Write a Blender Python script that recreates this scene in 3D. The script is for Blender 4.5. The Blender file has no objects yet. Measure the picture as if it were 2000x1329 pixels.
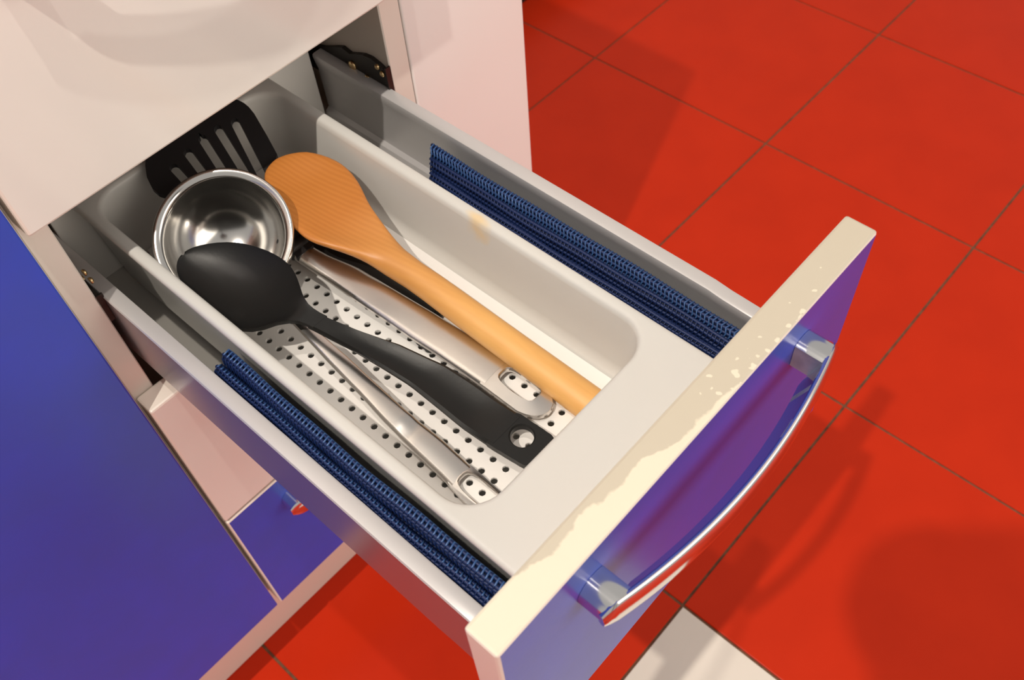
import bpy, bmesh, math, random
from mathutils import Vector, Matrix
random.seed(7)
S = bpy.context.scene
COL = S.collection
U = 0.285            # one model unit in metres
FZ = 2.32            # floor lies this many units under the top of the open drawer front
def V(p): return Vector((p[0]*U, p[1]*U, (p[2]+FZ)*U))

# ------------------------------------------------------------------ camera
CW = (1.54326, -0.24314, 1.30061)
R = ((0.74084496, 0.66898474, -0.06006799), (0.51580637, -0.6239262, -0.58707741), (-0.43022382, 0.40394989, -0.80729917))
cd = bpy.data.cameras.new('camera'); cam = bpy.data.objects.new('camera', cd); COL.objects.link(cam)
cd.sensor_fit = 'HORIZONTAL'; cd.sensor_width = 36.0; cd.lens = 36.0*1881.06/2000.0
cd.dof.use_dof = True; cd.dof.focus_distance = .57; cd.dof.aperture_fstop = 15
cd.clip_start = 0.02; cd.clip_end = 60
m = Matrix((( R[0][0], -R[1][0], -R[2][0], 0), (R[0][1], -R[1][1], -R[2][1], 0), (R[0][2], -R[1][2], -R[2][2], 0), (0, 0, 0, 1)))
m.translation = V(CW); cam.matrix_world = m
S.camera = cam

# ------------------------------------------------------------------ light
w = bpy.data.worlds.new('room_light'); S.world = w; w.use_nodes = True
bg = w.node_tree.nodes['Background']; bg.inputs[0].default_value = (1.0, 0.955, 0.90, 1); bg.inputs[1].default_value = 0.39
def lamp(name, p, energy):
    d = bpy.data.lights.new(name, 'POINT'); d.energy = energy; d.color = (1.0, 0.91, 0.80); d.shadow_soft_size = 0.018
    o = bpy.data.objects.new(name, d); o.location = V(p); COL.objects.link(o); return o
lamp('ceiling_spot', (1.435, -2.83, 6.25), 88)
lamp('ceiling_spot', (1.44, -0.265, 6.25), 30)
ad = bpy.data.lights.new('front_fill_light', 'AREA'); ad.shape = 'RECTANGLE'; ad.size = 3.2; ad.size_y = 1.8; ad.energy = 34; ad.color = (1.0, .90, .78)  # soft fill added to brighten the upright faces, no known window behind it
ao = bpy.data.objects.new('front_fill_light', ad); ao.location = V((10.0, 3.0, 3.6)); COL.objects.link(ao)
ao.rotation_euler = (V((.5, .6, -.3))-V((10.0, 3.0, 3.6))).to_track_quat('-Z', 'Y').to_euler()
S.view_settings.view_transform = 'Standard'; S.view_settings.look = 'None'
S.view_settings.exposure = 0.16; S.view_settings.gamma = 1.0; S.view_settings.use_curve_mapping = False

# ------------------------------------------------------------------ materials
def mat(name, col, rough=.4, metal=0., spec=.5, coat=0., bump=None, bscale=60, noise=None, nscale=8, stretch=(1,1,1), aniso=None):
    """plain principled material; noise=(other colour, amount) gives slow colour variation, bump a fine relief"""
    M = bpy.data.materials.new(name); M.use_nodes = True
    nt = M.node_tree; b = nt.nodes['Principled BSDF']
    b.inputs['Base Color'].default_value = (*col, 1); b.inputs['Roughness'].default_value = rough
    b.inputs['Metallic'].default_value = metal; b.inputs['Specular IOR Level'].default_value = spec
    b.inputs['Coat Weight'].default_value = coat; b.inputs['Coat Roughness'].default_value = .08
    tc = nt.nodes.new('ShaderNodeTexCoord'); mp = nt.nodes.new('ShaderNodeMapping')
    mp.inputs['Scale'].default_value = stretch; nt.links.new(tc.outputs['Object'], mp.inputs[0])
    if noise:
        n = nt.nodes.new('ShaderNodeTexNoise'); n.inputs['Scale'].default_value = nscale/U; n.inputs['Detail'].default_value = 4
        nt.links.new(mp.outputs[0], n.inputs[0])
        r = nt.nodes.new('ShaderNodeMapRange'); r.inputs[1].default_value = .35; r.inputs[2].default_value = .7; r.inputs[4].default_value = noise[1]
        nt.links.new(n.outputs[0], r.inputs[0])
        mx = nt.nodes.new('ShaderNodeMix'); mx.data_type = 'RGBA'
        mx.inputs[6].default_value = (*col, 1); mx.inputs[7].default_value = (*noise[0], 1)
        nt.links.new(r.outputs[0], mx.inputs[0]); nt.links.new(mx.outputs[2], b.inputs['Base Color'])
    if bump:
        n = nt.nodes.new('ShaderNodeTexNoise'); n.inputs['Scale'].default_value = bscale/U; n.inputs['Detail'].default_value = 3
        nt.links.new(mp.outputs[0], n.inputs[0])
        bp = nt.nodes.new('ShaderNodeBump'); bp.inputs['Strength'].default_value = bump; bp.inputs['Distance'].default_value = .002
        nt.links.new(n.outputs[0], bp.inputs['Height']); nt.links.new(bp.outputs[0], b.inputs['Normal'])
    return M
M_white = mat('white_gloss_laminate', (.85, .825, .785), .16, noise=((.82, .79, .745), .5), nscale=1.5)
M_panel = mat('white_laminate_lightened', (.92, .90, .88), .25, noise=((.88, .86, .83), .6), nscale=2)  # same laminate as the fronts, lightened to stand for brighter light on the panel
M_edge = mat('white_edge_strip', (.82, .77, .70), .3)
M_carc = mat('white_carcass_board', (.55, .475, .405), .5)
M_blue = mat('blue_laminate', (.038, .086, .53), .3, spec=.45, noise=((.038, .086, .60), 1), nscale=6, bump=.02, bscale=90)
M_chrome = mat('polished_chrome', (.88, .87, .86), .12, 1., noise=((.7, .7, .72), .4), nscale=5)
M_wornchrome = mat('worn_grey_metal', (.34, .34, .37), .45, .6, noise=((.5, .5, .52), 1), nscale=25)
M_steel = mat('stainless_steel', (.68, .65, .62), .27, 1., bump=.03, bscale=40, stretch=(.05, 1, 1))
M_steelb = mat('ladle_steel', (.74, .72, .69), .15, 1.)
M_rail = mat('grey_metal_drawer_side', (.58, .565, .565), .34, .3, bump=.05, bscale=60, stretch=(.03, 1, 1))
M_railo = mat('shiny_drawer_side_skin', (.40, .38, .41), .28, .75)
M_base = mat('grey_drawer_base', (.62, .60, .56), .4)
M_tray = mat('white_tray_plastic', (.60, .595, .57), .38, noise=((.63, .60, .55), .5), nscale=2)
M_liner = mat('white_perforated_sheet', (.86, .84, .81), .42)
M_black = mat('black_nylon', (.009, .0088, .0085), .4, spec=.32, bump=.03, bscale=160)
M_blk2 = mat('black_nylon_turner', (.016, .015, .016), .42, spec=.4, bump=.05, bscale=120)
M_net = mat('navy_knit_mat', (.003, .006, .030), .6)
M_netc = mat('blue_mat_cord', (.008, .022, .095), .4)
M_nets = mat('highlit_mat_strand', (.045, .11, .28), .28)  # strand colour with the highlights of the folds painted in
M_dark = mat('dark_runner_steel', (.045, .040, .036), .42, .7)
M_brass = mat('brass_screw', (.80, .58, .30), .3, 1.)
M_plinth = mat('white_plinth_foil', (.78, .66, .58), .25)
M_grout = mat('brown_grout', (.13, .055, .028), .9, noise=((.20, .10, .05), 1), nscale=40)
M_wall = mat('cream_plaster', (.78, .73, .66), .9)
M_camera = mat('black_camera_plastic', (.02, .02, .02), .5)

def tile_mat(name, col, col2):
    return mat(name, col, .32, spec=.16, noise=(col2, 1), nscale=3, bump=.02, bscale=70)
M_red = tile_mat('red_glazed_tile', (.58, .028, .005), (.535, .025, .0045))
M_wtile = tile_mat('white_glazed_tile', (.80, .74, .66), (.76, .70, .62))

def add_stain(M, p, r, col, amt):
    nt = M.node_tree; b = nt.nodes['Principled BSDF']; L = nt.links.new
    tc = nt.nodes.new('ShaderNodeTexCoord'); mp = nt.nodes.new('ShaderNodeMapping')
    mp.inputs['Location'].default_value = (-p[0]*U/(r[0]*U), -p[1]*U/(r[1]*U), 0); mp.inputs['Scale'].default_value = (1/(r[0]*U), 1/(r[1]*U), 0)
    L(tc.outputs['Object'], mp.inputs[0])
    n = nt.nodes.new('ShaderNodeTexNoise'); n.inputs['Scale'].default_value = 20/U; L(tc.outputs['Object'], n.inputs[0])
    ln = nt.nodes.new('ShaderNodeVectorMath'); ln.operation = 'LENGTH'; L(mp.outputs[0], ln.inputs[0])
    ad_ = nt.nodes.new('ShaderNodeMath'); ad_.operation = 'MULTIPLY_ADD'; L(n.outputs[0], ad_.inputs[0]); ad_.inputs[1].default_value = 1.2; L(ln.outputs['Value'], ad_.inputs[2])
    mr = nt.nodes.new('ShaderNodeMapRange'); mr.inputs[1].default_value = 1.5; mr.inputs[2].default_value = .9; mr.inputs[3].default_value = 0; mr.inputs[4].default_value = amt
    L(ad_.outputs[0], mr.inputs[0])
    mx = nt.nodes.new('ShaderNodeMix'); mx.data_type = 'RGBA'; L(mr.outputs[0], mx.inputs[0])
    src = b.inputs['Base Color'].links[0].from_socket; L(src, mx.inputs[6]); mx.inputs[7].default_value = (*col, 1); L(mx.outputs[2], b.inputs['Base Color'])
add_stain(M_tray, (.470, .702), (.055, .016), (.72, .52, .26), .75)
def wood_mat():
    M = bpy.data.materials.new('oiled_beech'); M.use_nodes = True; nt = M.node_tree; b = nt.nodes['Principled BSDF']
    tc = nt.nodes.new('ShaderNodeTexCoord')
    sx = nt.nodes.new('ShaderNodeSeparateXYZ'); nt.links.new(tc.outputs['Object'], sx.inputs[0])
    # head (used and dark orange) to handle (pale) along the spoon
    g = nt.nodes.new('ShaderNodeMapRange'); g.inputs[1].default_value = .18*U; g.inputs[2].default_value = .62*U
    nt.links.new(sx.outputs[0], g.inputs[0])
    mp = nt.nodes.new('ShaderNodeMapping'); mp.inputs['Rotation'].default_value = (0, 0, math.radians(-4)); mp.inputs['Scale'].default_value = (.12, 1, 1)
    nt.links.new(tc.outputs['Object'], mp.inputs[0])
    n = nt.nodes.new('ShaderNodeTexNoise'); n.inputs['Scale'].default_value = 75/U; n.inputs['Detail'].default_value = 3; n.inputs['Distortion'].default_value = .4
    nt.links.new(mp.outputs[0], n.inputs[0])
    wv = nt.nodes.new('ShaderNodeTexWave'); wv.bands_direction = 'Y'; wv.inputs['Scale'].default_value = 26/U; wv.inputs['Distortion'].default_value = 1.2
    wv.inputs['Detail'].default_value = 2; wv.inputs['Detail Scale'].default_value = 1.5
    mp2 = nt.nodes.new('ShaderNodeMapping'); mp2.inputs['Rotation'].default_value = (0, 0, math.radians(-19)); mp2.inputs['Scale'].default_value = (.6, 1, 1)
    nt.links.new(tc.outputs['Object'], mp2.inputs[0]); nt.links.new(mp2.outputs[0], wv.inputs[0])
    c1 = nt.nodes.new('ShaderNodeMix'); c1.data_type = 'RGBA'
    c1.inputs[6].default_value = (.55, .20, .040, 1); c1.inputs[7].default_value = (.78, .42, .13, 1); nt.links.new(g.outputs[0], c1.inputs[0])
    c2 = nt.nodes.new('ShaderNodeMix'); c2.data_type = 'RGBA'; c2.blend_type = 'MULTIPLY'
    gr = nt.nodes.new('ShaderNodeMapRange'); gr.inputs[1].default_value = .4; gr.inputs[2].default_value = .75; gr.inputs[4].default_value = .22
    nt.links.new(n.outputs[0], gr.inputs[0])
    gm = nt.nodes.new('ShaderNodeMath'); gm.operation = 'MULTIPLY'; nt.links.new(gr.outputs[0], gm.inputs[0]); nt.links.new(g.outputs[0], gm.inputs[1]); nt.links.new(gm.outputs[0], c2.inputs[0])
    nt.links.new(c1.outputs[2], c2.inputs[6]); c2.inputs[7].default_value = (.72, .55, .40, 1)
    c3 = nt.nodes.new('ShaderNodeMix'); c3.data_type = 'RGBA'; c3.blend_type = 'MULTIPLY'
    inv = nt.nodes.new('ShaderNodeMath'); inv.operation = 'MULTIPLY_ADD'; inv.inputs[1].default_value = -.22; inv.inputs[2].default_value = .22
    nt.links.new(g.outputs[0], inv.inputs[0])
    mm = nt.nodes.new('ShaderNodeMath'); mm.operation = 'MULTIPLY'; nt.links.new(wv.outputs[1], mm.inputs[0]); nt.links.new(inv.outputs[0], mm.inputs[1])
    nt.links.new(mm.outputs[0], c3.inputs[0]); nt.links.new(c2.outputs[2], c3.inputs[6]); c3.inputs[7].default_value = (.62, .45, .3, 1)
    nt.links.new(c3.outputs[2], b.inputs['Base Color']); b.inputs['Roughness'].default_value = .42
    return M
M_wood = wood_mat()

def front_edge_mat():
    """grey-beige edge band of the open drawer front with a peeling cream film left along the near, outer part"""
    M = bpy.data.materials.new('peeling_edge_band'); M.use_nodes = True; nt = M.node_tree; b = nt.nodes['Principled BSDF']
    L = nt.links.new
    tc = nt.nodes.new('ShaderNodeTexCoord'); s = nt.nodes.new('ShaderNodeSeparateXYZ'); L(tc.outputs['Object'], s.inputs[0])
    def mth(op, a, bb, c=None):
        n = nt.nodes.new('ShaderNodeMath'); n.operation = op
        for i, x in enumerate((a, bb, c)):
            if x is None: continue
            if isinstance(x, (int, float)): n.inputs[i].default_value = x
            else: L(x, n.inputs[i])
        return n.outputs[0]
    x = mth('MULTIPLY_ADD', s.outputs[0], 1/(U*.0643), -(1.1264/.0643))      # 0 inner edge .. 1 outer edge
    y = mth('MULTIPLY', s.outputs[1], 1/U)
    n1 = nt.nodes.new('ShaderNodeTexNoise'); n1.inputs['Scale'].default_value = 9/U; n1.inputs['Detail'].default_value = 5; n1.inputs['Roughness'].default_value = .55
    L(tc.outputs['Object'], n1.inputs[0])
    n2 = nt.nodes.new('ShaderNodeTexNoise'); n2.inputs['Scale'].default_value = 62/U; n2.inputs['Detail'].default_value = 1
    L(tc.outputs['Object'], n2.inputs[0])
    # the film's border runs obliquely: inner edge near y = 0.05, outer edge near y = 0.62
    lim = mth('MULTIPLY_ADD', y, 1.75, -.12)
    d = mth('SUBTRACT', x, lim)
    d = mth('ADD', d, mth('MULTIPLY_ADD', n1.outputs[0], 1.3, -.65))
    film = nt.nodes.new('ShaderNodeMapRange'); film.inputs[1].default_value = 0; film.inputs[2].default_value = .06; L(d, film.inputs[0])
    # small flakes further along
    d2 = mth('ADD', mth('MULTIPLY_ADD', n2.outputs[0], 5.0, -3.15), mth('MULTIPLY', mth('SUBTRACT', x, .55), 1.2))
    d2 = mth('SUBTRACT', d2, mth('MULTIPLY', mth('ABSOLUTE', mth('SUBTRACT', y, .62), 0), 2.6))
    fl = nt.nodes.new('ShaderNodeMapRange'); fl.inputs[1].default_value = 0; fl.inputs[2].default_value = .08; L(d2, fl.inputs[0])
    f = mth('MAXIMUM', film.outputs[0], fl.outputs[0])
    mx = nt.nodes.new('ShaderNodeMix'); mx.data_type = 'RGBA'; L(f, mx.inputs[0])
    mx.inputs[6].default_value = (.52, .47, .38, 1); mx.inputs[7].default_value = (.70, .645, .52, 1)
    L(mx.outputs[2], b.inputs['Base Color']); b.inputs['Roughness'].default_value = .4
    bp = nt.nodes.new('ShaderNodeBump'); bp.inputs['Strength'].default_value = .25; bp.inputs['Distance'].default_value = .0006
    L(f, bp.inputs['Height']); L(bp.outputs[0], b.inputs['Normal'])
    return M
M_peel = front_edge_mat()

# ------------------------------------------------------------------ mesh helpers (units, scaled by V on linking)
class MB:
    def __init__(s): s.v = []; s.f = []; s.mi = []; s.sm = []
    def add(s, vs, fs, mi=0, smooth=True):
        o = len(s.v); s.v += [tuple(p) for p in vs]
        for i, f in enumerate(fs):
            s.f.append(tuple(o+k for k in f)); s.mi.append(mi[i] if isinstance(mi, list) else mi); s.sm.append(smooth)
    def rings(s, rings, cap0=True, cap1=True, mi=0, smooth=True, closed=True):
        n = len(rings[0]); vs = [p for r in rings for p in r]; fs = []
        for a in range(len(rings)-1):
            for k in range(n if closed else n-1):
                k2 = (k+1) % n
                fs.append((a*n+k, a*n+k2, (a+1)*n+k2, (a+1)*n+k))
        if cap0: fs.append(tuple(range(n-1, -1, -1)))
        if cap1: fs.append(tuple((len(rings)-1)*n+k for k in range(n)))
        s.add(vs, fs, mi, smooth)
    def tube(s, pts, r, n=6, mi=0, flat=None):
        rings = []
        for i, p in enumerate(pts):
            p = Vector(p); a = Vector(pts[max(i-1, 0)]); b = Vector(pts[min(i+1, len(pts)-1)])
            t = (b-a).normalized(); up = Vector((0, 0, 1)) if abs(t.z) < .9 else Vector((1, 0, 0))
            e1 = t.cross(up).normalized(); e2 = e1.cross(t)
            rings.append([p+(e1*math.cos(q)+e2*math.sin(q))*r for q in (2*math.pi*k/n for k in range(n))])
        s.rings(rings, mi=mi)
def link(name, me, mats, parent=None):
    for q in (mats if isinstance(mats, (list, tuple)) else [mats]): me.materials.append(q)
    o = bpy.data.objects.new(name, me); COL.objects.link(o)
    if parent: o.parent = parent
    return o
AUTO = []
def obj(name, mb, mats, parent=None, auto=None, recalc=True):
    me = bpy.data.meshes.new(name); me.from_pydata([V(p) for p in mb.v], [], mb.f)
    me.polygons.foreach_set('material_index', mb.mi); me.polygons.foreach_set('use_smooth', mb.sm)
    if recalc:
        bm = bmesh.new(); bm.from_mesh(me); bmesh.ops.recalc_face_normals(bm, faces=bm.faces[:])
        if auto:
            for e in bm.edges:
                if len(e.link_faces) == 2 and e.calc_face_angle(0) > math.radians(auto): e.smooth = False
        bm.to_mesh(me); bm.free()
    return link(name, me, mats, parent)
def box_bm(x0, x1, y0, y1, z0, z1, bev=0, seg=2, pick=None):
    bm = bmesh.new()
    c = [bm.verts.new(V((x, y, z))) for x in (x0, x1) for y in (y0, y1) for z in (z0, z1)]
    for q in ((0,1,3,2), (4,6,7,5), (0,4,5,1), (2,3,7,6), (0,2,6,4), (1,5,7,3)): bm.faces.new([c[i] for i in q])
    bmesh.ops.recalc_face_normals(bm, faces=bm.faces[:])
    if bev: bmesh.ops.bevel(bm, geom=bm.edges[:], offset=bev*U, segments=seg, affect='EDGES', profile=.5)
    if pick:
        for f in bm.faces: f.material_index = pick(f.normal)
    return bm
def box(name, x0, x1, y0, y1, z0, z1, mats, parent=None, bev=0, seg=2, pick=None):
    bm = box_bm(x0, x1, y0, y1, z0, z1, bev, seg, pick)
    me = bpy.data.meshes.new(name); bm.to_mesh(me); bm.free()
    return link(name, me, mats, parent)
def tag(o, label=None, cat=None, group=None, kind=None):
    if label: o['label'] = label
    if cat: o['category'] = cat
    if group: o['group'] = group
    if kind: o['kind'] = kind
    return o
def empty(name, p, label, cat, group=None):
    o = bpy.data.objects.new(name, None); COL.objects.link(o); o.empty_display_size = .02
    tag(o, label, cat, group); return o
def rrect(x0, x1, y0, y1, r, z, n=8):
    pts = []
    for cx, cy, a0 in ((x1-r, y0+r, -90), (x1-r, y1-r, 0), (x0+r, y1-r, 90), (x0+r, y0+r, 180)):
        for k in range(n+1):
            a = math.radians(a0+90*k/n); pts.append((cx+r*math.cos(a), cy+r*math.sin(a), z))
    return pts
def lerp(xs, ys, x):
    if x <= xs[0]: return ys[0]
    for i in range(len(xs)-1):
        if x <= xs[i+1]: return ys[i]+(ys[i+1]-ys[i])*(x-xs[i])/(xs[i+1]-xs[i])
    return ys[-1]
def outline_at(poly, x):
    """highest and lowest y of a closed outline at x"""
    ys = []
    for (xa, ya), (xb, yb) in zip(poly, poly[1:]+poly[:1]):
        if (xa-x)*(xb-x) <= 0 and xa != xb: ys.append(ya+(yb-ya)*(x-xa)/(xb-xa))
    return max(ys), min(ys)
def spline(pts, n):
    """Catmull-Rom through pts, n samples per span"""
    P = [Vector(p) for p in pts]; P = [P[0]*2-P[1]]+P+[P[-1]*2-P[-2]]; out = []
    for i in range(1, len(P)-2):
        for k in range(n):
            t = k/n
            out.append(.5*((2*P[i])+(P[i+1]-P[i-1])*t+(2*P[i-1]-5*P[i]+4*P[i+1]-P[i+2])*t*t+(3*P[i]-P[i-1]-3*P[i+1]+P[i+2])*t**3))
    out.append(P[-2]); return out

# ================================================================== SETTING
G = 1.1745; GX = -.211; GY = 1.053        # tile pitch and grid origin
JW = .0105
floor = box('floor', GX-4*G, GX+10*G, GY-8*G, GY+10*G, -2.50, -2.3255, M_grout); tag(floor, kind='structure')
me_t = {}
for key, M in (('red', M_red), ('white', M_wtile)):
    bm = bmesh.new()
    h = (G-JW)/2
    vs = [bm.verts.new((sx*h*U, sy*h*U, z*U)) for z in (-.02, 0) for sx, sy in ((-1,-1), (1,-1), (1,1), (-1,1))]
    bm.faces.new(vs[4:]); 
    for k in range(4): bm.faces.new((vs[k], vs[(k+1)%4], vs[4+(k+1)%4], vs[4+k]))
    bmesh.ops.bevel(bm, geom=[e for e in bm.edges if e.verts[0].co.z > -1e-6 and e.verts[1].co.z > -1e-6], offset=.004*U, segments=2, affect='EDGES', profile=.6)
    me_t[key] = bpy.data.meshes.new('tile'); bm.to_mesh(me_t[key]); bm.free(); me_t[key].materials.append(M)
for i in range(-4, 10):
    for j in range(-8, 10):
        wt = (i, j) == (1, -1)
        t = bpy.data.objects.new('tile', me_t['white' if wt else 'red']); COL.objects.link(t); t.parent = floor
        t.location = V((GX+(i+.5)*G, GY+(j+.5)*G, -2.32+random.uniform(-.0012, .0012)))
        if (i, j) == (1, -1): t['label'] = 'white tile among the red ones'
wall = box('wall_back', -2.30, -2.12, GY-8*G, GY+10*G, -2.32, 7.0, M_wall); tag(wall, kind='structure')
bb = box('baseboard_back', -2.12, -2.075, 1.46, GY+10*G, -2.32, -2.02, M_dark, bev=.008); tag(bb, kind='structure')
pl = box('baseboard_front', -.19, -.155, -1.30, 1.43, -2.32, -1.853, M_plinth, bev=.004); tag(pl, kind='structure')

# ================================================================== CABINETS
cab = empty('drawer_cabinet', (0, .5, -2.32), 'white drawer cabinet with its blue-fronted second drawer pulled wide open', 'cabinet')
XB = -1.95
box('side_panel', XB, -.066, -.004, .053, -1.85, .62, [M_carc, M_edge], cab, .003, 1, lambda n: 1 if n.x > .7 else 0)
box('side_panel', XB, -.066, .947, 1.011, -1.85, .62, [M_carc, M_edge], cab, .003, 1, lambda n: 1 if n.x > .7 else 0)
box('back_panel', XB, XB+.03, .053, .947, -1.85, .62, M_carc, cab)
box('bottom_panel', XB+.03, -.07, .053, .947, -1.85, -1.79, M_carc, cab)
box('top_panel', XB+.03, -.07, .053, .947, .56, .62, M_carc, cab)
# runners fixed to the inner cabinet walls
def runner(yw, sgn, low=0.):
    mb = MB()
    # plate with a wavy upper edge
    N = 40; top = []; bot = []
    for k in range(N+1):
        x = -1.2+(1.2-.068)*k/N
        zt = -.262-low+.052*math.exp(-((x+.12)/.085)**2)+.022*math.sin((x+.3)*21)*(1 if x < -.22 else .25)
        top.append((x, zt)); bot.append((x, -.36))
    r0 = []; r1 = []
    for yy, store in ((yw, r0), (yw+sgn*.012, r1)):
        for x, z in top: store.append((x, yy, z))
        for x, z in reversed(bot): store.append((x, yy, z))
    mb.rings([r0, r1], True, True, smooth=False)
    # folded front tab and channel lip
    for a in (( -.0685, -.064, yw, yw+sgn*.016, -.30, -.215-low), (-1.2, -.11, yw+sgn*.012, yw+sgn*.03, -.345, -.325)):
        x0, x1, y0, y1, z0, z1 = a; y0, y1 = min(y0, y1), max(y0, y1)
        vs = [(x, y, z) for x in (x0, x1) for y in (y0, y1) for z in (z0, z1)]
        mb.add(vs, [(0,1,3,2), (4,6,7,5), (0,4,5,1), (2,3,7,6), (0,2,6,4), (1,5,7,3)], smooth=False)
    o = obj('drawer_runner', mb, M_dark, cab)
    for x, z, r in ((-.205, -.272, .014), (-.150, -.288, .012), (-.098, -.225, .008), (-.083, -.24, .008)):
        s = MB()
        rings = [[(x+rr*math.cos(q), yw+sgn*(.012+d), z+rr*math.sin(q)) for q in (2*math.pi*k/10 for k in range(10))] for rr, d in ((r, 0), (r, .004), (r*.6, .007))]
        s.rings(rings); obj('screw', s, M_brass, o)
    return o
runner(.947, -1); runner(.053, 1, .055)

P, T, H = 1.1908, .0643, .6016            # pull-out, front thickness, front height
def front(name, x, z0, z1, blue, parent, y0=0., y1=1., edge=None):
    mats = [M_white, M_blue if blue else M_white, edge or M_edge]
    o = box(name, x-T, x, y0, y1, z0, z1, mats, parent, .006, 2, lambda n: 1 if n.x > .999 else (0 if n.x < -.9 else 2))
    return o
def handle(x, z, parent):
    """bow handle: two short posts carrying a curved flat strip"""
    mb = MB(); ys = (.205, .786); R0 = .037
    for i, y in enumerate(ys):
        inward = 1 if i == 0 else -1
        a0 = math.acos(.024/R0); NA = 30                    # the post is cut flat on the side facing the other post
        arc = [(inward*R0*math.cos(a0+(2*math.pi-2*a0)*k/NA), R0*math.sin(a0+(2*math.pi-2*a0)*k/NA)) for k in range(NA+1)]
        n = NA+1; bowx = lambda yy: x+.046+.046*(1-((yy-.4955)/.3275)**2)
        vs = [(x+.0005, y+p, z+q) for p, q in arc]+[(bowx(y+p), y+p, z+q) for p, q in arc]
        mb.add(vs, [(k, k+1, n+k+1, n+k) for k in range(NA)], 0)
        mb.add([vs[0], vs[n-1], vs[2*n-1], vs[n]], [(0, 1, 2, 3)], 1, False)
        mb.add(vs[n:], [tuple(range(n))], 0, False)
    N = 48; rings = []
    for k in range(N+1):
        t = k/N; y = .168+(.823-.168)*t; u = (t-.5)*2
        xx = x+.046+.046*(1-u*u)
        dxdy = .046*(-2*u)*2/(.655); nn = Vector((1, -dxdy, 0)).normalized()
        endf = min(1, .45+.55*min(t, 1-t)/.03); hz = .036*endf
        c = Vector((xx, y, z)); e = Vector((0, 0, 1)); ww = .0075
        sl = .024*min(1, min(t, 1-t)/.12)
        prof = [(-ww-sl, -hz+.006), (-ww, hz-.008), (-ww*.75, hz-.003), (-ww*.3, hz-.0005), (ww*.2, hz), (ww*.7, hz-.0035), (ww*1.0, hz-.010), (ww*1.25, hz*.3), (ww*1.25, -hz*.3), (ww*1.0, -hz+.010), (ww*.7, -hz+.0035), (-ww*.6-sl*.8, -hz+.0005)]
        rings.append([c+nn*a+e*b for a, b in prof])
    f0 = len(mb.f); mb.rings(rings); rnd = random.Random(3)
    for k in range(N):
        for seg in (11, 0, 1):
            if k > 30 and rnd.random() < .42 or k > 43: mb.mi[f0+k*12+seg] = 1     # worn patches inside the bow
    o = obj('handle', mb, [M_chrome, M_wornchrome], parent, auto=35)
    o['label'] = 'chrome bow handle'
    return o
GAP = .0104
# first (upper) drawer, closed
d1 = box('drawer', -1.70, -.0645, .075, .925, .10, .125, M_base, cab)
d1['label'] = 'closed top drawer with a white front'
front('front', 0, GAP, GAP+.60, False, d1); handle(0, GAP+.60-.125, d1)
# third and fourth drawers, closed
z = -H-GAP
d3 = box('drawer', -1.70, -.0645, .075, .925, z-.52, z-.49, M_base, cab); d3['label'] = 'closed third drawer with a white front'
front('front', 0, z-.603, z, False, d3); handle(0, z-.125, d3)
z4 = z-.603-GAP
d4 = box('drawer', -1.70, -.0645, .075, .925, z4-.52, z4-.49, M_base, cab); d4['label'] = 'closed bottom drawer with a blue front'
front('front', 0, z4-.624, z4, True, d4); handle(0, z4-.125, d4)

# second drawer, open
XI = P-T; XBK = -.335; SAG = 0.
d2 = box('drawer', XBK, XI-.001, .098, .908, -.525, -.50, M_base, cab); d2['label'] = 'open second drawer holding a utensil tray'
bmf = front('front', P, -H, 0, True, d2, edge=M_edge)
bmf.data.materials.append(M_peel)
for p in bmf.data.polygons:
    if p.normal.z > .8: p.material_index = 3
bmf['label'] = 'glossy blue drawer front with a peeling pale top edge'
handle(P, -.125, d2)
def side_rail(yo, yi):
    """hollow metal drawer side: outer skin, flat rounded top, inner skin with a foot ledge"""
    s = 1 if yi > yo else -1
    prof = [(yo, -.52), (yo, -.2845), (yo+s*.0025, -.2805), (yo+s*.006, -.2795), (yi-s*.006, -.2795), (yi-s*.0015, -.2815), (yi, -.287), (yi-s*.004, -.312), (yi-s*.008, -.33), (yi-s*.008, -.46), (yi+s*.004, -.468), (yi+s*.012, -.49), (yi+s*.012, -.52)]
    xs = [XBK, XBK+.004, XI-.20, XI-.16, XI-.02, XI-.002]
    dr = [0, 0, 0, -.003, -.006, -.012]
    n = len(prof); mb = MB(); mb.rings([[(x, y+s*(-d*.3), zz+(d if zz > -.35 else 0)) for y, zz in prof] for x, d in zip(xs, dr)])
    for i, f in enumerate(mb.f):
        if len(f) == 4 and {k % n for k in f} == {0, 1}: mb.mi[i] = 1
    o = obj('side_rail', mb, [M_rail, M_railo], d2, auto=28); return o
side_rail(.066, .102).__setitem__('label', 'grey metal drawer side nearest the blue door')
side_rail(.940, .904).__setitem__('label', 'grey metal drawer side nearest the white end panel')
box('back', XBK-.012, XBK+.004, .108, .893, -.50, -.20, M_white, d2, .003)

# neighbours
ep = box('end_panel', XB, -.064, 1.013, 1.437, -2.32, .62, [M_panel, M_edge], None, .005, 2)
tag(ep, 'white boxed end panel standing between the drawers and the open red floor', 'panel')
cup = empty('blue_cupboard', (0, -.8, -2.32), 'tall cupboard with a plain blue door beside the white drawers', 'cupboard')
cd_ = box('door', -T, 0, -1.30, -.012, -1.845, .62, [M_blue, M_blue, M_edge], cup, .005, 2, lambda n: 1 if n.x > .9 else 2)
box('body', XB, -.070, -1.30, -.016, -1.85, .62, M_carc, cup)

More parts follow.
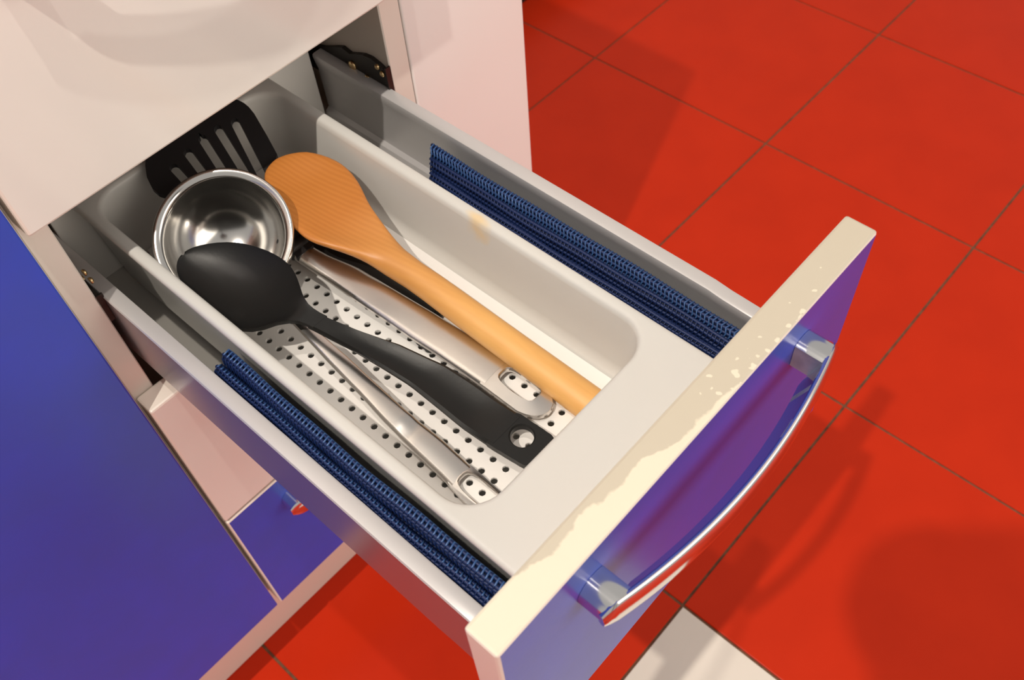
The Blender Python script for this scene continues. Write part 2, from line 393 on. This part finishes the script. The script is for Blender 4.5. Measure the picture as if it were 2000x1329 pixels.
# ================================================================== TRAY AND LINER
mb = MB()
ox0, ox1, oy0, oy1 = -.302, 1.1245, .157, .724
ix0, ix1, iy0, iy1 = -.247, .942, .186, .695
def o_(d, z, r=.02): return rrect(ox0+d, ox1-d, oy0+d, oy1-d, r, z)
def i_(d, z, r=.075): return rrect(ix0+d, ix1-d, iy0+d, iy1-d, max(r-d, .012), z)
ZT = -.205
rr = [o_(.030, -.47), o_(.012, -.25), o_(0, -.222), o_(0, -.212), o_(.003, -.2065), o_(.008, ZT),
      i_(-.012, ZT, .075), i_(-.006, -.2065), i_(-.001, -.211), i_(.002, -.222), i_(.012, -.362), i_(.014, -.372), i_(.019, -.381), i_(.026, -.387), i_(.034, -.392), i_(.038, -.41), i_(.040, -.444)]
mb.rings(rr, False, True)
tray = obj('utensil_tray', mb, M_tray, auto=50)
tag(tray, 'white plastic utensil tray fitted into the open drawer', 'tray')
# perforated liner
PX, PY, HP = .0342, .0342, .0072
nx0, nx1, ny0, ny1 = -12, 19, 0, 10
X0, Y0 = .2305, .2565; zt, zb = -.386, -.392
mb = MB()
for i in range(nx0, nx1+1):
    for j in range(ny0, ny1+1):
        cx, cy = X0+i*PX, Y0+j*PY; a = PX/2
        sq = [(a, 0), (a, a), (0, a), (-a, a), (-a, 0), (-a, -a), (0, -a), (a, -a)]
        h1 = [(HP*math.cos(math.pi/4*k), HP*math.sin(math.pi/4*k)) for k in range(8)]
        vs = [(cx+p, cy+q, zt) for p, q in sq]+[(cx+p*1.12, cy+q*1.12, zt) for p, q in h1]+[(cx+p, cy+q, zt-.0012) for p, q in h1]+[(cx+p, cy+q, zb) for p, q in h1]+[(cx+p, cy+q, zb) for p, q in sq]
        fs = []
        for k in range(8):
            k2 = (k+1) % 8
            fs += [(k, k2, 8+k2, 8+k), (8+k, 8+k2, 16+k2, 16+k), (16+k, 16+k2, 24+k2, 24+k), (24+k, 24+k2, 32+k2, 32+k)]
        mb.add(vs, fs, 0, False)
xa, xb = X0+(nx0-.5)*PX, X0+(nx1+.5)*PX; ya, yb = Y0+(ny0-.5)*PY, Y0+(ny1+.5)*PY
lx0, lx1, ly0, ly1 = ix0+.036, ix1-.036, iy0+.035, iy1-.036
for x0, x1, y0, y1 in ((lx0, xa, ya, yb), (xb, lx1, ya, yb), (xa, xb, ly0, ya), (xa, xb, yb, ly1)):
    vs = [(x, y, z_) for z_ in (zb, zt) for x, y in ((x0, y0), (x1, y0), (x1, y1), (x0, y1))]
    mb.add(vs, [(3,2,1,0), (4,5,6,7), (0,1,5,4), (1,2,6,5), (2,3,7,6), (3,0,4,7)], 0, False)
liner = obj('tray_liner', mb, M_liner, recalc=False)
tag(liner, 'white perforated sheet lining the bottom of the utensil tray', 'liner')

# ================================================================== UTENSILS
def loft(stations, shape, mi=0):
    """stations: (centre, half width, half thickness, width direction); shape: list of (a,b) in -1..1"""
    rings = []
    for c, hw, ht, wd in stations:
        wd = Vector(wd).normalized(); 
        rings.append([Vector(c)+wd*(a*hw)+Vector((0, 0, 1))*(b*ht) for a, b in shape])
    return rings
ELL = [(math.cos(2*math.pi*k/24), math.sin(2*math.pi*k/24)) for k in range(24)]

# wooden spoon: edges measured along its length (upper edge, lower edge), axis roughly along the drawer
wo = [(.96,.536),(.881,.534),(.741,.532),(.572,.528),(.467,.527),(.394,.524),(.35,.518),(.311,.508),(.28,.493),(.234,.466),(.19,.449),(.14,.450),(.09,.464),(.04,.478),(0.,.490),(-.025,.506),(-.040,.528),(-.048,.556),(-.045,.580),(-.035,.603),(-.015,.628),(.02,.647),(.055,.656),(.09,.656),(.130,.647),(.165,.633),(.201,.617),(.25,.602),(.311,.591),(.389,.589),(.463,.594),(.651,.601),(.877,.611),(.96,.614)]
wpoly = [(p.x, p.y) for p in spline([(x, y, 0) for x, y in wo], 8)]
xmin = min(p[0] for p in wpoly)
wood = MB(); rings = []
XS = [xmin+.10*(1-math.cos(math.radians(a)))+.0002 for a in (3, 8, 14, 21, 29, 38, 47, 57, 67, 78, 90)]+[xmin+.10+.014*k for k in range(1, 22)]+[.40,.45,.52,.60,.70,.80,.90,.940,.950,.956]
for i, x in enumerate(XS):
    yu, yl = outline_at(wpoly, x); hw = (yu-yl)/2; cy = (yu+yl)/2
    zc = lerp([-.06, .3, .95], [-.232, -.268, -.340], x); hw = (yu-yl)/2; cy = (yu+yl)/2
    headness = max(0, min(1, (.36-x)/.14)); headness = headness*headness*(3-2*headness)
    tip = min(1, math.sqrt(max(0, x-xmin)/.03))
    ht = (.022*headness+.034*(1-headness))*(.25+.75*tip)
    if x > .945: hw *= (.9 if x < .955 else .7); ht *= (.9 if x < .955 else .7)
    ring = []
    for k in range(40):
        q = 2*math.pi*k/40; a = math.cos(q); b = math.sin(q)
        hol = headness*min(1, max(0, (x-xmin)/.09))
        if b > 0: bb_ = b*(1-headness)+headness*(abs(b)**.5*.45)-hol*.75*max(0, 1-(a/.9)**2)**1.2
        else: bb_ = b*(1+.35*hol)
        ring.append((x, cy+a*hw, zc+bb_*ht-ht*(1-headness)-(cy+a*hw-.545)*.09*headness))
    rings.append(ring)
wood.rings(rings)
ws = obj('wooden_spoon', wood, M_wood)
tag(ws, 'wooden spoon with an orange-brown round head and thick pale handle', 'spoon')

# black nylon spoon: bowl as a height field inside its outline, handle lofted
bsp = empty('black_spoon', (.2, .26, -.3), 'black nylon serving spoon lying with its bowl over the steel ladle', 'spoon')
bo = [(.400,.299),(.387,.296),(.361,.286),(.342,.270),(.327,.248),(.314,.224),(.293,.201),(.26,.186),(.22,.178),(.17,.176),(.12,.180),(.08,.190),(.052,.203),(.036,.221),(.033,.24),(.038,.258),(.052,.279),(.079,.307),(.115,.332),(.161,.350),(.194,.358),(.229,.361),(.259,.357),(.285,.347),(.312,.333),(.337,.324),(.36,.325),(.387,.333),(.400,.337)]
bpoly = [(p.x, p.y) for p in spline([(x, y, 0) for x, y in bo], 8)]
bxm = min(p[0] for p in bpoly)
mb = MB(); top = []; bot = []
XS = [bxm+.12*(1-math.cos(math.radians(a)))+.0001 for a in (2, 8, 14, 21, 29, 38, 48, 58, 69, 80, 90)]+[bxm+.12+.0145*k for k in range(1, 17)]
NY = 22
for x in XS:
    yu, yl = outline_at(bpoly, x); rt = []; rb = []
    zr = lerp([.03, .33, .372, .42], [-.214, -.228, -.2405, -.2548], x)
    for k in range(NY+1):
        t = k/NY; s = .5-.5*math.cos(math.pi*t); y = yl+(yu-yl)*s
        # depth: ellipsoid of the bowl
        du = ((x-.185)/.158); dv = (s-.5)*2
        dep = max(0, 1-du*du)*max(0, 1-dv*dv); dep = dep**.85
        roll = (y-.27)*.12*max(0, min(1, (.37-x)/.12))
        rt.append((x, y, zr+roll-.042*dep)); rb.append((x, y, zr+roll-.011-.044*dep))
    top.append(rt); bot.append(rb)
ring = [rt+rb[::-1] for rt, rb in zip(top, bot)]
mb.rings(ring)
obj('bowl', mb, M_black, bsp, auto=60)
hu = [(.372,.327),(.387,.333),(.446,.358),(.525,.396),(.623,.428),(.701,.438),(.755,.441),(.815,.447),(.87,.452),(.905,.455)]
hl = [(.372,.290),(.387,.295),(.417,.304),(.472,.321),(.531,.334),(.60,.347),(.674,.349),(.742,.350),(.815,.357),(.861,.364),(.905,.371)]
mb = MB(); rings = []
HX, HY, HR = .845, .413, .0235            # hanging hole
def hz(x): return lerp([.372, .42, .5, .6, .75, .92], [-.241, -.255, -.277, -.300, -.319, -.336], x)
def hsec(x, hwmul=1., a0=-1, a1=1):
    yu = lerp(*zip(*hu), x); yl = lerp(*zip(*hl), x); c = (yu+yl)/2; hw = (yu-yl)/2*hwmul
    ch = .011*max(0, min(1, (x-.42)/.1))*max(0, min(1, (.80-x)/.06)); pts = []
    N = 14
    for k in range(N+1):
        a = a0+(a1-a0)*k/N; e = max(0, abs(a)-.86)/.14
        pts.append((x, c+a*hw, hz(x)-ch*(1-a*a)-.006*e*e))
    for k in range(N, -1, -1):
        a = a0+(a1-a0)*k/N; e = max(0, abs(a)-.86)/.14
        pts.append((x, c+a*hw, hz(x)-.017-ch*(1-a*a)+.003*e*e))
    return pts
xs = [.372+(.815-.372)*k/26 for k in range(27)]
mb.rings([hsec(x) for x in xs], True, True)
# end with the round hole: polar patch between a rounded outline and the hole
NQ = 40; out = []
for k in range(NQ):
    q = 2*math.pi*k/NQ; dx, dy = math.cos(q), math.sin(q); r = .02
    while True:
        x, y = HX+dx*r, HY+dy*r
        yu = lerp(*zip(*hu), x); yl = lerp(*zip(*hl), x); e = max(0, (x-.885)/.02)
        inset = .012*e*e if e < 1 else 9
        if x < .803 or x > .905 or y > yu-inset or y < yl+inset: break
        r += .0008
    out.append((HX+dx*r, HY+dy*r))
def zz_(x, y, d): return hz(x)-d-.0006
inn = [(HX+HR*math.cos(2*math.pi*k/NQ), HY+HR*math.sin(2*math.pi*k/NQ)) for k in range(NQ)]
inn2 = [(HX+(HR+.003)*math.cos(2*math.pi*k/NQ), HY+(HR+.003)*math.sin(2*math.pi*k/NQ)) for k in range(NQ)]
seq = [[(x, y, zz_(x, y, .016)) for x, y in out], [(x, y, zz_(x, y, .0)) for x, y in out], [(x, y, zz_(x, y, 0)) for x, y in inn2], [(x, y, zz_(x, y, .003)) for x, y in inn], [(x, y, zz_(x, y, .017)) for x, y in inn], [(x, y, zz_(x, y, .016)) for x, y in out]]
mb.rings(seq, False, False)
obj('handle', mb, M_black, bsp, auto=40)

# steel ladle
lad = empty('steel_ladle', (.06, .32, -.3), 'shiny steel ladle with a round bowl under the black spoon', 'ladle')
LC = Vector((.062, .322, -.217)); LN = Vector((.414, -.362, 1)).normalized(); LR = .150
e1 = LN.cross(Vector((0, 1, 0))).normalized(); e2 = LN.cross(e1)
mb = MB(); rings = []
def lring(r, d, n=128): return [LC+(e1*math.cos(q)+e2*math.sin(q))*r-LN*d for q in (2*math.pi*k/n for k in range(n))]
prof = [(LR*math.cos(math.radians(a)), LR*.93*math.sin(math.radians(a))) for a in (86, 78, 66, 54, 42, 32, 22, 15, 9, 5)]
# outside from the bottom up, rolled rim, inside down
outs = [(LR*math.cos(math.radians(a))+.003, LR*.93*math.sin(math.radians(a))+.004) for a in (88, 78, 66, 54, 42, 30, 20, 12, 6)]
rim = [(LR+.0035, .004), (LR+.003, -.001), (LR, -.003), (LR-.004, -.002), (LR-.010, -.001), (LR-.015, .003), (LR-.018, .011)]
ins = [((LR-.019)*math.cos(math.radians(a)), .011+(LR*.93-.015)*math.sin(math.radians(a))) for a in range(4, 89, 4)]
for r, d in outs+rim+ins: rings.append(lring(max(r, .002), d))
mb.rings(rings)
obj('bowl', mb, M_steelb, lad)
lu = [(.215,.322),(.26,.320),(.349,.318),(.445,.319),(.544,.316),(.612,.314),(.657,.315),(.714,.317),(.785,.314),(.853,.312),(.905,.312)]
ll = [(.215,.300),(.26,.296),(.322,.291),(.417,.282),(.526,.274),(.595,.266),(.686,.260),(.773,.256),(.82,.250),(.905,.246)]
def lz(x): return lerp([.18, .215, .3, .5, .645, .66, .68, .905], [-.262, -.268, -.298, -.330, -.3475, -.3485, -.353, -.375], x)
mb = MB(); rings = []
def flat_sec(x, yl, yu, z, th, crown, N=12):
    c = (yu+yl)/2; hw = (yu-yl)/2; pts = []
    for k in range(N+1):
        a = -1+2*k/N; pts.append((x, c+a*hw, z+crown*(1-a*a)-(.004 if abs(a) == 1 else 0)))
    for k in range(N, -1, -1):
        a = -1+2*k/N; pts.append((x, c+a*hw, z-th+crown*(1-a*a)))
    return pts
# neck joining the rim
for x, yl, yu, z_ in ((.180,.280,.318,-.262), (.195,.283,.319,-.264)):
    rings.append(flat_sec(x, yl, yu, z_, .008, .004))
xs = [.215+(.80-.215)*k/36 for k in range(37)]
for x in xs:
    dip = -.004*math.exp(-((x-.658)/.012)**2)
    rings.append(flat_sec(x, lerp(*zip(*ll), x), lerp(*zip(*lu), x), lz(x)+dip, .008, .005*min(1, (x-.2)/.2)))
mb.rings(rings)
def slot_end(mb, cx, cy, rx, ry, xcut, xend, upf, lof, zf, th, crn=.02, rnd=.05, NQ=48, crown=0.):
    """rounded handle end with an oblong hanging hole"""
    out = []; inn = []; inn2 = []
    for k in range(NQ):
        q = 2*math.pi*k/NQ; dx, dy = math.cos(q), math.sin(q)
        p = (abs(dx)**4/rx**4+abs(dy)**4/ry**4)**(-.25) if rx > 1.2*ry else (dx*dx/rx**2+dy*dy/ry**2)**-.5
        inn.append((cx+dx*p, cy+dy*p)); p2 = p+.003; inn2.append((cx+dx*p2, cy+dy*p2)); r = p2+.002
        while True:
            x, y = cx+dx*r, cy+dy*r; e = max(0, (x-(xend-rnd))/rnd); yu = upf(x); yl = lof(x)
            hw = (yu-yl)/2; ins_ = hw*(1-math.sqrt(max(0, 1-min(1, e)**2)))
            if x < xcut or x > xend or y > yu-ins_ or y < yl+ins_: break
            r += .0008
        out.append((x, y))
    def cz(x, y):
        yu = upf(x); yl = lof(x); a = (y-(yu+yl)/2)/max(1e-4, (yu-yl)/2); return crown*max(0, 1-a*a)
    mid = [((a[0]*.5+b[0]*.5), (a[1]*.5+b[1]*.5)) for a, b in zip(out, inn2)]
    zf0 = zf; zf = lambda x: zf0(x)-.0006
    seq = [[(x, y, zf(x)-th+cz(x, y)) for x, y in out], [(x, y, zf(x)-.003+cz(x, y)) for x, y in out], [(x*.94+m_[0]*.06, y*.94+m_[1]*.06, zf(x)+cz(x, y)) for (x, y), m_ in zip(out, mid)],
           [(x, y, zf(x)+cz(x, y)) for x, y in mid],
           [(x, y, zf(x)+cz(x, y)+.001) for x, y in inn2], [(x, y, zf(x)+cz(x, y)-.002) for x, y in inn], [(x, y, zf(x)-th+cz(x, y)) for x, y in inn], [(x, y, zf(x)-th+cz(x, y)) for x, y in out]]
    mb.rings(seq, False, False)
slot_end(mb, .853, .283, .050, .020, .788, .935, lambda x: lerp(*zip(*lu), x), lambda x: lerp(*zip(*ll), x), lz, .008, rnd=.06, crown=.005)
obj('handle', mb, M_steel, lad, auto=45)

# slotted turner: nylon head, steel handle
tur = empty('slotted_turner', (0, .48, -.3), 'black slotted turner with a brushed steel handle beside the wooden spoon', 'turner')
def hd(x): return -.185-.34*(x+.25) if x < .08 else lerp([.08, .155], [-.2972, -.318], x)
# head outline (upper side toward the white end panel, lower side toward the blue door)
hup = [(-.252,.592),(-.249,.600),(-.237,.611),(-.222,.616),(-.207,.617),(-.186,.614),(-.123,.595),(-.072,.578),(-.066,.570),(-.05,.548),(-.02,.528),(.02,.513),(.06,.497),(.10,.484),(.155,.474)]
hlo = [(-.252,.362),(-.249,.352),(-.229,.333),(-.205,.317),(-.178,.308),(-.16,.309),(-.147,.316),(-.12,.345),(-.09,.390),(-.05,.435),(0.,.462),(.06,.456),(.10,.442),(.155,.425)]
slots = [(-.204, .566), (-.212, .523), (-.213, .478), (-.206, .428), (-.196, .378)]
dirs = [(1, -.35), (1, -.26), (1, -.24), (1, -.16), (1, -.05)]
lens = [.165, .150, .125, .10, .075]
mb = MB()
# strips between slots: u across (1 slots side .. 0), built from border polylines
def yat(k, x, side):
    sx, sy = slots[k]; d = dirs[k]; c = sy+(x-sx)*d[1]; L = lens[k]; t = x-sx; hw = .0105
    if t < 0 or t > L: return c
    e = 1.0
    if t < hw: e = math.sqrt(max(0, 1-((hw-t)/hw)**2))
    if t > L-hw: e = math.sqrt(max(0, 1-((t-(L-hw))/hw)**2))
    return c+side*hw*e
XS = sorted(set([-.252, -.2505, -.249, -.243, -.237, -.23, -.222]+[sx+q for sx, _ in slots for q in (.0005, .0015, .003, .005, .0075, .010)]+[sx+L-q for (sx, _), L in zip(slots, lens) for q in (0, .0008, .0025, .005, .010)]+[-.186, -.178, -.17, -.16, -.147, -.135, -.123, -.11, -.10, -.09, -.08, -.072, -.066, -.06, -.05, -.035, -.02, 0, .02, .04, .06, .08, .10, .115, .13, .155]))
TH = .012
NS = len(slots)
for s_ in range(NS+1):
    rr = []
    for x in XS:
        yt = lerp(*zip(*hup), x) if s_ == 0 else yat(s_-1, x, -1)
        yb_ = lerp(*zip(*hlo), x) if s_ == NS else yat(s_, x, 1)
        U_, L_ = lerp(*zip(*hup), x), lerp(*zip(*hlo), x)
        yt = max(min(yt, U_), L_); yb_ = max(min(yb_, U_), L_)
        if yb_ > yt: yb_ = yt
        z_ = hd(x)+.004*(1-((yt-.48)/.16)**2)
        z2 = hd(x)+.004*(1-((yb_-.48)/.16)**2)
        rr.append([(x, yb_, z2), (x, yt, z_), (x, yt, z_-TH), (x, yb_, z2-TH)])
    mb.rings(rr, smooth=False)
obj('head', mb, M_blk2, tur, recalc=True)
tu = [(.12,.474),(.144,.474),(.192,.482),(.265,.503),(.357,.514),(.483,.530),(.556,.536),(.63,.539),(.714,.542),(.759,.545),(.84,.545)]
tl = [(.12,.424),(.143,.425),(.24,.434),(.339,.440),(.426,.447),(.486,.451),(.557,.457),(.629,.460),(.699,.463),(.769,.464),(.84,.465)]
def tz(x): return lerp([.05, .2, .5, .85], [-.309, -.326, -.351, -.366], x)
mb = MB(); rings = []
for k in range(31):
    x = .118+(.69-.118)*k/30
    yl, yu = lerp(*zip(*tl), x), lerp(*zip(*tu), x)
    rings.append(flat_sec(x, yl, yu, tz(x), .012, .006))
mb.rings(rings)
slot_end(mb, .747, .513, .046, .021, .676, .836, lambda x: lerp(*zip(*tu), x), lambda x: lerp(*zip(*tl), x), tz, .012, rnd=.06, crown=.006)
th_ = obj('handle', mb, M_steel, tur, auto=45); th_['label'] = 'brushed steel handle'
# nylon collar where head and handle meet
mb = MB(); rings = []
for x, g in ((.085, .002), (.092, .008), (.112, .008), (.116, .003), (.120, .003), (.124, .008), (.135, .008), (.141, .002)):
    yl, yu = lerp(*zip(*tl), max(x, .12))-g*.6, lerp(*zip(*tu), max(x, .12))+g*.6; zc = tz(x)-.002
    c = (yu+yl)/2; hw = (yu-yl)/2
    rings.append([(x, c+hw*math.copysign(abs(math.cos(q))**.6, math.cos(q)), zc+(.014+g)*math.copysign(abs(math.sin(q))**.6, math.sin(q))) for q in (2*math.pi*k/24 for k in range(24))])
mb.rings(rings); obj('collar', mb, M_blk2, tur, auto=50)

# black handled utensil lying under the turner
mb = MB(); rings = []
for x, yl, yu, t in ((-.06,.50,.55,.006), (.0,.478,.548,.008), (.10,.466,.549,.009), (.25,.463,.551,.010), (.40,.460,.552,.010), (.472,.459,.552,.010), (.476,.4575,.5535,.012), (.481,.4575,.5535,.012), (.484,.460,.551,.008), (.488,.460,.551,.008), (.491,.4575,.5535,.012), (.500,.4575,.5535,.012), (.504,.461,.549,.009)):
    c = (yl+yu)/2; hw = (yu-yl)/2; x2 = x
    rings.append([(x2-.018*(a), c+hw*a, -.3775+t*b) for a, b in ((math.copysign(abs(math.cos(q))**.35, math.cos(q)), math.copysign(abs(math.sin(q))**.6, math.sin(q))) for q in (2*math.pi*k/28 for k in range(28)))])
mb.rings(rings)
# small round hanging eye at one corner of its end
q_ = MB()
mb.rings([[(.522+r*math.cos(a), .470+r*math.sin(a), z_) for a in (2*math.pi*k/20 for k in range(20))] for r, z_ in ((.012, -.386), (.013, -.376), (.011, -.368), (.006, -.368), (.006, -.386))], False, False)
bh = obj('black_kitchen_tool', mb, M_black, None, auto=50)
tag(bh, 'black plastic tool with a ribbed handle end, mostly hidden under the turner', 'utensil')

# ================================================================== NAVY KNIT MATS
def knit_mat(name, prof, x0, x1, label, step=.0105, bright=(), skew=0.):
    """a folded strip of open knit: dark sheet, long cords and cross strands, all following one folded profile;
    strand highlights are painted in as a paler colour on some folds (the y ranges in bright)"""
    P_ = spline([(0, y, z) for y, z in prof], 6)
    pts = [P_[0]]
    for p in P_[1:]:
        if (p-pts[-1]).length >= .0098: pts.append(p)
    nrm = []
    for i in range(len(pts)):
        t = (pts[min(i+1, len(pts)-1)]-pts[max(i-1, 0)]).normalized(); nrm.append(Vector((0, -t.z, t.y)))
    def wob(x, i): return .0024*math.sin(x*7+i*.05)+.0012*math.sin(x*21+i*.2)
    mb = MB()
    n = int((x1-x0)/.04); ymax = max(p.y for p in pts)
    def X(k, y): xa = x0+(ymax-y)*skew; return xa+(x1-xa)*k
    xs = [k/n for k in range(n+1)]
    mb.rings([[(X(x, p.y), p.y+wob(x, i)-.003*nn.y, p.z-.003*nn.z) for i, (p, nn) in enumerate(zip(pts, nrm))] for x in xs], False, False, 0, True, closed=False)
    for i, p in enumerate(pts):
        if p.z < -.42: continue
        mb.tube([(X(x, p.y), p.y+wob(x, i), p.z) for x in xs], .0040, 5, 1)
    m_ = int((x1-x0)/step)
    for k in range(m_+1):
        x = .004+.992*k/m_
        run = []; lit = None
        for i, (p, nn) in enumerate(zip(pts, nrm)):
            if p.z < -.42: continue
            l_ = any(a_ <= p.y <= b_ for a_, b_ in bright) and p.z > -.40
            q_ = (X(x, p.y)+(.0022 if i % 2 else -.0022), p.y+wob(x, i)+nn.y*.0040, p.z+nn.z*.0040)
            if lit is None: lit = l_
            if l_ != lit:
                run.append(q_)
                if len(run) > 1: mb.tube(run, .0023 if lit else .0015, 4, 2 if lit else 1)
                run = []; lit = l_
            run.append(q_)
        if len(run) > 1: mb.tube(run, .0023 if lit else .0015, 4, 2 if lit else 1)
    o = obj(name, mb, [M_net, M_netc, M_nets], None, recalc=False)
    tag(o, label, 'mat', 'folded navy mats at the sides of the tray'); return o
right = [(.738, -.497), (.738, -.37), (.740, -.325), (.748, -.311), (.756, -.322), (.759, -.37), (.7625, -.41), (.766, -.37), (.768, -.322), (.776, -.308), (.784, -.322), (.787, -.37), (.790, -.41), (.793, -.37), (.796, -.325), (.804, -.312), (.812, -.325), (.815, -.37), (.8185, -.41), (.822, -.36), (.825, -.318), (.834, -.304), (.843, -.318), (.845, -.36), (.8475, -.40), (.850, -.36), (.852, -.312), (.862, -.297), (.873, -.308), (.879, -.35), (.880, -.42), (.880, -.497)]
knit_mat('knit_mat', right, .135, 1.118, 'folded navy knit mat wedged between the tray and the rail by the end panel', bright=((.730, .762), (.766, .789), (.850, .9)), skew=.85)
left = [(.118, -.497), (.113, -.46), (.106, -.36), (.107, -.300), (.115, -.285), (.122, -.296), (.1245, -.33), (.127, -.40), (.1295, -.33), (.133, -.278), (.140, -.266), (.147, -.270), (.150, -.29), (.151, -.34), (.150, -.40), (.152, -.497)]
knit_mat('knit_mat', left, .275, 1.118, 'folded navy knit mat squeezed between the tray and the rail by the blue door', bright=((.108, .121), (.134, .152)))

# ================================================================== the camera that throws the round shadow on the floor (behind the viewpoint); its tripod is made up in place of hands
FW = Vector(R[2]); C0 = Vector(CW)
ph = empty('photo_camera', C0-FW*.4, 'unseen black camera throwing the round shadow on red tiles, held by an added tripod', 'camera')
def cyl_along(name, a, b, ra, rb, mats, n=32):
    m_ = MB(); t = (Vector(b)-Vector(a)).normalized(); up_ = Vector((0, 0, 1)) if abs(t.z) < .9 else Vector((1, 0, 0))
    e_1 = t.cross(up_).normalized(); e_2 = e_1.cross(t)
    m_.rings([[Vector(c)+(e_1*math.cos(q)+e_2*math.sin(q))*r for q in (2*math.pi*k/n for k in range(n))] for c, r in ((a, ra*.96), (Vector(a)+t*.01, ra), (Vector(b)-t*.01, rb), (b, rb*.96))])
    return obj(name, m_, mats, ph, auto=40)
cyl_along('lens', C0-FW*.03, C0-FW*.34, .178, .165, M_camera)
cyl_along('focus_ring', C0-FW*.12, C0-FW*.22, .183, .183, M_camera)
xr = Vector(R[0]); yd = Vector(R[1])
def obox(name, c, hx, hy, hz_):
    m_ = MB()
    r_ = [[c+xr*(a*hx)+yd*(b*hy)-FW*(d*hz_) for a, b in ((-1,-.8),(-.85,-1),(.85,-1),(1,-.8),(1,.8),(.85,1),(-.85,1),(-1,.8))] for d in (-1, 1)]
    m_.rings(r_, smooth=False); return obj(name, m_, M_camera, ph)
obox('body', C0-FW*.46, .24, .17, .12)
obox('viewfinder_hump', C0-FW*.46-yd*.20, .09, .05, .10)
obox('grip', C0-FW*.40+xr*.22, .06, .16, .12)
hub = C0-FW*.46+yd*.22
hub = Vector((2.95, -.55, 1.25))
cyl_along('added_tripod_arm', C0-FW*.46+yd*.17, hub, .03, .045, M_camera, 16)  # added support, the real camera was held by hand
for dx, dy in ((1.1, .2), (-.3, -1.0), (.6, -1.1)):
    cyl_along('added_tripod_leg', hub, Vector((hub.x+dx*.6, hub.y+dy*.6, -2.317)), .035, .022, M_camera, 12)
